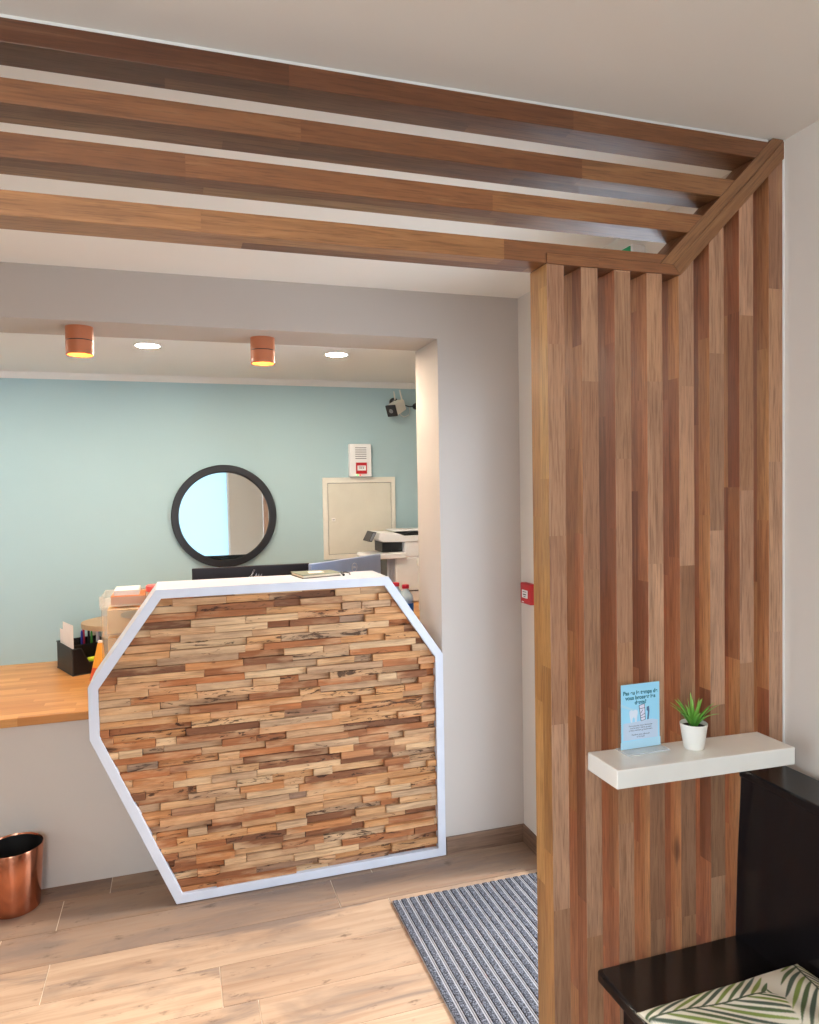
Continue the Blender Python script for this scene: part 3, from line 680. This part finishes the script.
# ------------------------------------------------------------------ ceiling lights of the opening
def led(x, y, label):
    t = thing('recessed_downlight', label, 'downlight', (x, y, ZO), 'round recessed downlights')
    z = ZO-.001
    MB().lathe([(.048, z-.003), (.058, z-.003), (.060, z), (.048, z)], (x, y, 0), 40, cap=False).build('rim', M['plastw'], parent=t, smooth=True)
    MB().lathe([(.0001, z-.002), (.049, z-.002), (.049, z-.0005), (.0001, z-.0005)], (x, y, 0), 40, cap=False).build('diffuser', LEDM, parent=t)
LEDM = emit('led_diffuser', srgb(255, 236, 212), 290)
led(-.1, 3.335, 'lit recessed downlight between the two copper spotlights')
led(.735, 3.36, 'lit recessed downlight right of both copper spotlights')
for x, y, wd in ((-1.0, 3.34, 'far left, left of the left copper spotlight'),): led(x, y, 'lit recessed downlight '+wd)
def spot(x, y, label):
    t = thing('ceiling_spotlight', label, 'spotlight', (x, y, ZO-.106), 'copper ceiling spotlights'); z = ZO
    MB().lathe([(.0001, z), (.050, z), (.050, z-.050), (.0001, z-.050)], (x, y, 0), 40).build('mount', M['copper'], parent=t, smooth=True)
    MB().lathe([(.0001, z-.050), (.0465, z-.050), (.0465, z-.054), (.0001, z-.054)], (x, y, 0), 40).build('groove', M['dark'], parent=t, smooth=True)
    MB().lathe([(.0001, z-.054), (.050, z-.054), (.050, z-.106), (.0445, z-.106), (.040, z-.080), (.0001, z-.079)], (x, y, 0), 40).build('housing', M['copper'], parent=t, smooth=True)
    MB().lathe([(.0001, z-.084), (.038, z-.084), (.038, z-.0815), (.0001, z-.0815)], (x, y, 0), 40).build('lamp', SPM, parent=t)
pg = thing('added_globe_lamp', 'added white globe lamp out of view behind the viewer, brightening the front ceiling', 'lamp', (-.7, -.55, 1.75))  # unseen lamp, added to brighten the front ceiling
MB().lathe([(.0001, 1.72)]+[(.17*math.sin(PI*k/24), 1.89-.17*math.cos(PI*k/24)) for k in range(1, 24)]+[(.0001, 2.06)], (-.7, -.55, 0), 32, cap=False).build('globe', emit('added_globe_glow', srgb(255, 230, 204), 17), parent=pg, smooth=True)
MB().tube([(-.7, -.55, 2.05), (-.7, -.55, ZC)], .004, 8).lathe([(.0001, ZC-.03), (.05, ZC-.025), (.055, ZC), (.0001, ZC)], (-.7, -.55, 0), 24).build('cord', M['dark'], parent=pg)
SPM = emit('spot_lamp', srgb(255, 168, 84), 60)
spot(-.335, 3.035, 'copper cylinder ceiling spotlight nearest the left edge of the opening')
spot(.36, 3.08, 'copper cylinder ceiling spotlight above the middle of the desk')

# ------------------------------------------------------------------ bin, mat, alarms
bn = thing('waste_bin', 'polished copper waste bin on the floor below the worktop', 'bin', (-.635, 3.108, 0))
MB().lathe([(.0001, .001), (.084, .001), (.088, .005), (.105, .243), (.1035, .246), (.102, .243), (.085, .012), (.0001, .012)], (-.635, 3.108, 0), 64).build('body', M['shiny_copper'], parent=bn, smooth=True)
MB().lathe([(.0001, .014), (.0845, .014), (.1008, .240)], (-.635, 3.108, 0), 64, cap=False).build('lining', plain('lining_black', srgb(12, 12, 13), .6), parent=bn, smooth=True)

mt = thing('door_mat', 'ribbed charcoal grey entrance mat beside the slat partition', 'mat', (1.08, 2.1, 0))
MX0, MX1, MY0, MY1 = .754, 1.385, 1.52, 2.645
MB().box(MX0, MX1, MY0, MY1, 0, .006).build('base', plain('mat_base', srgb(168, 168, 173), .6), parent=mt)
rb = MB(); pit = (MX1-MX0)/18.5; x = MX0+.001
while x+.024 < MX1+.012:
    x1 = min(x+pit*.66, MX1); rb.prism([(x, .006), (x1, .006), (x1-.002, .0095), (x+.002, .0095)], MY0+.002, MY1-.002); x += pit
rb.build('pile_ribs', M['pile'], parent=mt)
ln = MB(); x = MX0+.001+pit*.83
while x < MX1: ln.box(x-.0012, x+.0012, MY0+.002, MY1-.002, .006, .007); x += pit
ln.build('groove_strips', plain('strip_dark', srgb(84, 82, 84), .5), parent=mt)

XP = xr(2.82)+.001
pl = thing('fire_call_point', 'red manual fire call point on the pale wall left of the partition', 'fire alarm', (XP, 2.82, 1.09))
MB().box(XP-.03, XP, 2.775, 2.868, 1.091, 1.181).build('housing', M['red'], parent=pl, bevel=.004)
MB().box(XP-.0325, XP-.03, 2.797, 2.848, 1.117, 1.152).build('glass_plate', M['plastw'], parent=pl, bevel=.001)
MB().box(XP-.0335, XP-.0325, 2.808, 2.836, 1.131, 1.135).box(XP-.0335, XP-.0325, 2.812, 2.832, 1.123, 1.1255).box(XP-.0335, XP-.0325, 2.806, 2.838, 1.143, 1.1455).build('plate_mark', M['dark'], parent=pl)
MB().box(XP-.031, XP-.03, 2.834, 2.852, 1.097, 1.101).build('white_print', M['plastw'], parent=pl)
es = thing('exit_sign', 'green and white exit sign box above the entrance door, mostly behind the slats', 'exit sign', (XR, 2.05, 2.27))
XE = xr(2.05)
EY, EZ = 1.985, 2.362
MB().box(XE-.05, XE, EY, EY+.22, EZ-.13, EZ).build('housing', M['plastw'], parent=es, bevel=.003)
gp = MB().box(XE-.053, XE-.05, EY+.006, EY+.214, EZ-.124, EZ-.004).build('green_face', plain('exit_green', srgb(20, 150, 100), .4), parent=es)
# running figure and arrow in white on the green face
fg = MB()
F = lambda y, z: (EY+.21-y, EZ-.122+z)
for poly in ([(.03, .05), (.06, .03), (.06, .04), (.09, .04), (.09, .06), (.06, .06), (.06, .07)], [(.12, .01), (.18, .01), (.18, .105), (.12, .105)]):
    fg.prism([F(*p) for p in poly], XE-.0535, XE-.053, 'x')
fg.build('pictogram', M['plastw'], parent=gp)

# ------------------------------------------------------------------ shelf, sign and plant
tilt = math.radians(1.2)
shf = thing('floating_shelf', 'white floating shelf fixed to the vertical slats', 'shelf', (1.1, YS-.058, .953))
m = MB(); m.X = Matrix.Translation((1.1, YS-.058, .974)) @ Matrix.Rotation(tilt, 4, 'Y')
m.box(-.232, .243, -.0585, .0575, -.0205, .0205); m.build('board', M['shelfw'], parent=shf, bevel=.0025)
def shz(x): return .9945-(x-1.1)*math.tan(tilt)+.0002

sx0, sx1, sy = .943, 1.045, 1.396; sz = shz(.98); sh_ = .151
sg = thing('sign_holder', 'clear acrylic holder with a light blue dental notice on the shelf', 'sign', (.98, sy-.01, sz))
MB().box(sx0-.005, sx1+.004, sy-.032, sy+.016, sz+.0003, sz+.0035).build('foot', M['acrylic_edge'], parent=sg, bevel=.001)
MB().box(sx0-.001, sx1+.001, sy+.0008, sy+.0024, sz+.0035, sz+sh_+.002).build('back_sheet', M['acrylic'], parent=sg)
po = MB().box(sx0, sx1, sy-.0004, sy+.0006, sz+.004, sz+sh_).build('poster', plain('poster_blue', srgb(160, 222, 250), .5, var=.01), parent=sg)
pf = Matrix.Translation(((sx0+sx1)/2, sy-.00045, sz)) @ Matrix.Rotation(PI/2, 4, 'X')
FZ = lambda x0, x1, z0, z1, d: ((sx0+sx1)/2+x0, (sx0+sx1)/2+x1, sy-.0004-d, sy-.0004, sz+z0, sz+z1)
tealink = plain('ink_teal', srgb(8, 104, 128), .6); navy = plain('ink_navy', srgb(70, 88, 112), .6)
text_mesh('headline', 'Pas eu le temps de\nvous brosser les\ndents?',   .0121, tealink, po, pf @ Matrix.Translation((0, .1195, 0)), spacing=.94, depth=.00008, bold=.0004)
def at_(poly, d): return [(((sx0+sx1)/2+x), sz+z*.9) for x, z in poly]
MB().prism(at_([(-.046, .026), (.046, .026), (.046, .070), (.03, .074), (-.03, .070), (-.046, .070)], 0), sy-.00055, sy-.0004).build('text_panel', plain('poster_lilac', srgb(196, 214, 236), .6), parent=po)
MB().prism(at_([(-.052, .12), (-.052, .113), (-.012, .096), (-.010, .100)], 0), sy-.00053, sy-.0004).build('light_streak', plain('poster_pale', srgb(178, 222, 244), .6), parent=po)
MB().prism(at_([(-.053, .004), (.053, .004), (.053, .026), (-.053, .022)], 0), sy-.00052, sy-.0004).build('bottom_band', plain('poster_pale', srgb(178, 222, 244), .6), parent=po)
tooth = [(-.030, .094), (-.029, .100), (-.025, .1025), (-.019, .100), (-.013, .1025), (-.0085, .100), (-.0075, .094), (-.009, .086), (-.0105, .071), (-.0145, .0705), (-.0155, .080), (-.0185, .084), (-.0215, .080), (-.0225, .0705), (-.0265, .071), (-.0285, .086)]
MB().prism(at_(tooth, 0), sy-.0007, sy-.0004).build('tooth_picture', plain('tooth_white', srgb(222, 234, 250), .6), parent=po)
tb = MB().prism(at_([(-.004, .112), (.0105, .115), (.0125, .075), (.001, .072)], 0), sy-.0007, sy-.0004).build('tube_picture', plain('tube_lilac', srgb(226, 226, 244), .6), parent=po)
ol = MB()
for a, b in (((-.004, .112), (.0105, .115)), ((.0105, .115), (.0125, .075)), ((.0125, .075), (.001, .072)), ((.001, .072), (-.004, .112)), ((-.003, .103), (.011, .105)), ((.0005, .085), (.012, .091)), ((.001, .080), (.012, .082)), ((0, .092), (.006, .100))):
    ol.tube([((sx0+sx1)/2+p[0], sy-.0008, sz+p[1]*.9) for p in (a, b)], .0006, 5)
ol.build('tube_outline', navy, parent=tb)
MB().prism(at_([(.0165, .106), (.0225, .108), (.0235, .096), (.0215, .074), (.0175, .074), (.0195, .094), (.0165, .098)], 0), sy-.0007, sy-.0004).build('brush_picture', plain('brush_blue', srgb(84, 112, 150), .6), parent=po)
text_mesh('body_text', 'Vous pouvez nous demander\nune brosse à dents jetable\nà tout moment gratuitement\n\nVeuillez vous adresser\nà l\'accueil', .0054, navy, po, pf @ Matrix.Translation((0, .0425, .0002)), spacing=.95, depth=.00006)

px_, py_ = 1.116, 1.367; pz = shz(px_)
pt = thing('potted_plant', 'small spiky green succulent in a white pot on the shelf', 'plant', (px_, py_, pz))
MB().lathe([(.0001, pz+.0004), (.0215, pz+.0004), (.0225, pz+.002), (.0305, pz+.057), (.0296, pz+.0583), (.0285, pz+.057), (.0265, pz+.045), (.0001, pz+.045)], (px_, py_, 0), 48).build('pot', M['shelfw'], parent=pt, smooth=True)
MB().lathe([(.0001, pz+.0505), (.0275, pz+.0495), (.0268, pz+.0465)], (px_, py_, 0), 32, cap=False).build('soil', M['soil'], parent=pt, smooth=True)
lf = MB(); rg = random.Random(4)
def blade(az, tiltd, L, wd):
    d = Vector((math.cos(az), math.sin(az), 0)); side = Vector((-d.y, d.x, 0)); base = Vector((px_, py_, pz+.048))+d*.006; N = 9; rows = []
    p = base.copy(); ang = math.radians(tiltd*.55)
    for k in range(N):
        t = k/(N-1); dirv = d*math.sin(ang)+Vector((0, 0, 1))*math.cos(ang); up = d*math.cos(ang)*-1+Vector((0, 0, 1))*math.sin(ang)
        w_ = wd*(.75+.5*t if t < .3 else .9*(1-t)**.8*1.15+.02)
        rows.append(lf._v([p-side*w_+up*w_*.35, p-up*w_*.25, p+side*w_+up*w_*.35, p+up*w_*.12])); p = p+dirv*(L/(N-1)); ang += math.radians(tiltd*.9/(N-1))
    for a, b in zip(rows, rows[1:]):
        for k in range(4): lf.f.append([a+k, a+(k+1) % 4, b+(k+1) % 4, b+k])
    lf.f.append([rows[-1]+k for k in range(4)])
for k in range(9): blade(k*2*PI/9+rg.uniform(-.2, .2), rg.uniform(44, 60), rg.uniform(.066, .084), .0064)
for k in range(8): blade(k*2*PI/8+.3+rg.uniform(-.2, .2), rg.uniform(24, 38), rg.uniform(.066, .078), .0066)
for k in range(5): blade(k*2*PI/5+.1, rg.uniform(4, 16), rg.uniform(.062, .074), .0064)
lf.build('leaves', M['leaf'], parent=pt, smooth=True)

# ------------------------------------------------------------------ bench
bx = 1.273
be = thing('bench', 'black lacquered wooden settle with high back along the right wall', 'bench', (1.16, .8, 0))
BY0, BY1 = .1, 1.4155
MB().box(.886, bx+.03, BY0, BY1, .467, .4965).build('seat', M['black'], parent=be, bevel=.007, seg=3)
MB().prism([(bx, .4965), (bx+.006, .68), (bx+.018, .885), (bx+.05, .885), (bx+.05, .05), (bx+.03, .05), (bx+.03, .465), (bx, .465)], BY0, BY1-.002, 'y').build('backrest', M['black'], parent=be, bevel=.002)
MB().box(bx+.012, 1.404, BY0, BY1, .885, .908).build('top_rail', M['black'], parent=be, bevel=.006, seg=3)
MB().box(.935, .957, BY0+.04, BY1-.03, .06, .464).build('apron', M['black'], parent=be, bevel=.002)
for y0, y1 in ((BY0, BY0+.035), (BY1-.037, BY1-.002)):
    MB().box(.957, bx+.03, y0, y1, 0, .464).build('end_panel', M['black'], parent=be, bevel=.002)
MB().box(bx+.05, 1.40, BY0, BY1-.01, 0, .06).build('back_foot', M['black'], parent=be, bevel=.002)

# palm cushion: the leaf print is laid out over the cover in its own (u, v) frame
import numpy as np
def palm_print(u, v):
    fronds = [(.90, .95, -118, 1.5, .4), (-1.0, .86, -30, 1.15, .5), (-1.05, .1, 8, 1.15, .35), (.2, .98, -140, .95, .2),
              (1.0, -.1, -150, 1.2, .3), (-.6, -1.0, 62, 1.0, .4), (.5, -1.0, 118, .8, -.3)]
    cols = np.array([srgb(92, 112, 76), srgb(136, 156, 82), srgb(88, 104, 90)])[:, :3]; stemc = np.array(srgb(78, 92, 70)[:3]); wh = np.array(srgb(236, 232, 216)[:3])
    P = np.stack([u, v], 1); out = np.repeat(wh[None], len(u), 0)
    for fi, (x0, y0, ang, L, cu) in reversed(list(enumerate(fronds))):
        K = 40; pts = np.zeros((K, 2)); p = np.array([x0, y0]); an = math.radians(ang)
        for k in range(K): pts[k] = p; p = p+np.array([math.cos(an), math.sin(an)])*(L/(K-1)); an += cu/(K-1)
        d2 = ((P[:, None, :]-pts[None])**2).sum(2); bi = d2.argmin(1); i = np.clip(bi, 1, K-2)
        tg = pts[i+1]-pts[i-1]; tg /= np.linalg.norm(tg, axis=1, keepdims=True); rel = P-pts[bi]
        s = bi/(K-1)*L+(rel*tg).sum(1); cr = rel[:, 1]*tg[:, 0]-rel[:, 0]*tg[:, 1]; d = np.abs(cr); side = cr > 0
        s0 = s-d*1.25; q = np.clip((s0+.1)/(L+.1), 0, 1); ml = .60*np.sin(q*PI*.96+.1)**.5*(1-.25*q); ml = np.where((s0 < -.1) | (s0 > L), 0, ml)
        f = 7.8; ph = s0*f+fi*.37+np.where(side, .5, 0); fr = np.abs(ph-np.floor(ph)-.5); t = np.clip(d/np.maximum(ml, 1e-3), 0, 1)
        wv = .33*np.sin(np.clip(t*.9+.1, 0, 1)*PI)**.7+.03
        inside = np.clip((wv-fr)*9, 0, 1)*(d < ml)
        kk = (np.floor(ph).astype(int)*5+fi*2+side) % 3; c = cols[kk]*(.88+.28*t)[:, None]
        keep = np.clip((ml+.01-d)*30, 0, 1)*(ml > .02)          # each frond lies over the ones below it
        out = out*(1-keep[:, None])+wh[None]*keep[:, None]
        out = out*(1-inside[:, None])+c*inside[:, None]
        st = np.clip((.016-d)*140, 0, 1)*((s > -.02) & (s < L)); out = out*(1-st[:, None])+stemc[None]*st[:, None]
    return out
def cushion():
    N = 230; a = .205; T = .060; mb = MB(); ctr = Vector((1.056, 1.004, .5535))
    rot = Matrix.Rotation(math.radians(1), 3, 'Z') @ Matrix.Rotation(math.radians(-.5), 3, 'Y') @ Matrix.Rotation(math.radians(-1), 3, 'X')
    def pos(u, v, top):
        e = max(0, (1-abs(u)**2.2)*(1-abs(v)**2.2)); h = T*e**.42; pull = .08
        x = a*u*(1-pull*(1-v*v)); y = a*v*(1-pull*(1-u*u)); wr = .004*math.sin(9*u+4*v)*e
        z = (h+wr) if top else -h*.75
        return ctr+rot @ Vector((x, y, z))
    g = np.linspace(-1, 1, N+1); U, V = np.meshgrid(g, g, indexing='ij'); colr = palm_print(U.ravel(), V.ravel()); idx = {}
    for top in (True, False):
        n = N if top else 36
        for i in range(n+1):
            for j in range(n+1):
                u, v = -1+2*i/n, -1+2*j/n
                c = tuple(colr[i*(N+1)+j])+(1,) if top else srgb(236, 232, 216)
                idx[top, i, j] = mb._v([pos(u, v, top)], c)
        for i in range(n):
            for j in range(n): mb.f.append([idx[top, i, j], idx[top, i+1, j], idx[top, i+1, j+1], idx[top, i, j+1]])
    return mb, pos
cmb, cpos = cushion()
cu = thing('cushion', 'white cushion with green palm fronds on the black bench', 'cushion', (1.06, .99, .4975))
cmb.build('cover', M['palm'], parent=cu, attr=True, smooth=True)
seam = [cpos(u, v, True) for u, v in [(-1+2*k/30, -1) for k in range(30)]+[(1, -1+2*k/30) for k in range(30)]+[(1-2*k/30, 1) for k in range(30)]+[(-1, 1-2*k/30) for k in range(31)]]
MB().tube(seam, .0022, 6).build('seam', plain('seam_cream', srgb(206, 200, 176), .8), parent=cu, smooth=True)

# ------------------------------------------------------------------ light
wd = bpy.data.worlds.new('sky'); bpy.context.scene.world = wd; wd.use_nodes = True
bg = wd.node_tree.nodes['Background']; bg.inputs[0].default_value = (.69, .84, 1.0, 1); bg.inputs[1].default_value = 4.6
sun = bpy.data.lights.new('sun', 'SUN'); sun.energy = 3.1; sun.angle = math.radians(7); sun.color = (1, .97, .92)
so = bpy.data.objects.new('sun', sun); C.objects.link(so)
dv = Vector((-1, .137, -math.tan(math.radians(36)))).normalized(); so.rotation_euler = dv.to_track_quat('-Z', 'Y').to_euler()
def portal(name, loc, rot, sx, sy):
    l = bpy.data.lights.new(name, 'AREA'); l.shape = 'RECTANGLE'; l.size = sx; l.size_y = sy; l.cycles.is_portal = True
    o = bpy.data.objects.new(name, l); C.objects.link(o); o.location = loc; o.rotation_euler = rot
portal('window_portal', ((WX0+WX1)/2, YF-.13, (WZ0+WZ1)/2), (PI/2, 0, 0), WX1-WX0, WZ1-WZ0)
portal('side_portal', (XL-.11, (LY0+LY1)/2, (LZ0+LZ1)/2), (PI/2, 0, -PI/2), LY1-LY0, LZ1-LZ0)
portal('door_portal', (XR+.13, (D0+D1)/2, DZ/2), (PI/2, 0, PI/2), D1-D0, DZ)

# ------------------------------------------------------------------ camera
f = 723.9161; yw, pi_, ro = [math.radians(a) for a in (17.8467, 1.8546, .9716)]
fw = Vector((math.sin(yw)*math.cos(pi_), math.cos(yw)*math.cos(pi_), -math.sin(pi_))); rt = Vector((math.cos(yw), -math.sin(yw), 0)); dn = fw.cross(rt)
r_ = rt*math.cos(ro)+dn*math.sin(ro); d_ = -rt*math.sin(ro)+dn*math.cos(ro)
cd = bpy.data.cameras.new('camera'); cd.sensor_fit = 'HORIZONTAL'; cd.sensor_width = 36; cd.lens = f*36/819; cd.clip_start = .02
co = bpy.data.objects.new('camera', cd); C.objects.link(co)
mw = Matrix((r_, -d_, -fw)).transposed().to_4x4(); mw.translation = Vector((0, 0, 1.6)); co.matrix_world = mw
S = bpy.context.scene; S.camera = co
S.view_settings.view_transform = 'Standard'; S.view_settings.look = 'None'; S.view_settings.exposure = .8; S.view_settings.gamma = 1; S.view_settings.use_curve_mapping = False
S.cycles.use_denoising = True; S.cycles.max_bounces = 10; S.cycles.diffuse_bounces = 6; S.cycles.transparent_max_bounces = 16; S.cycles.sample_clamp_indirect = 6
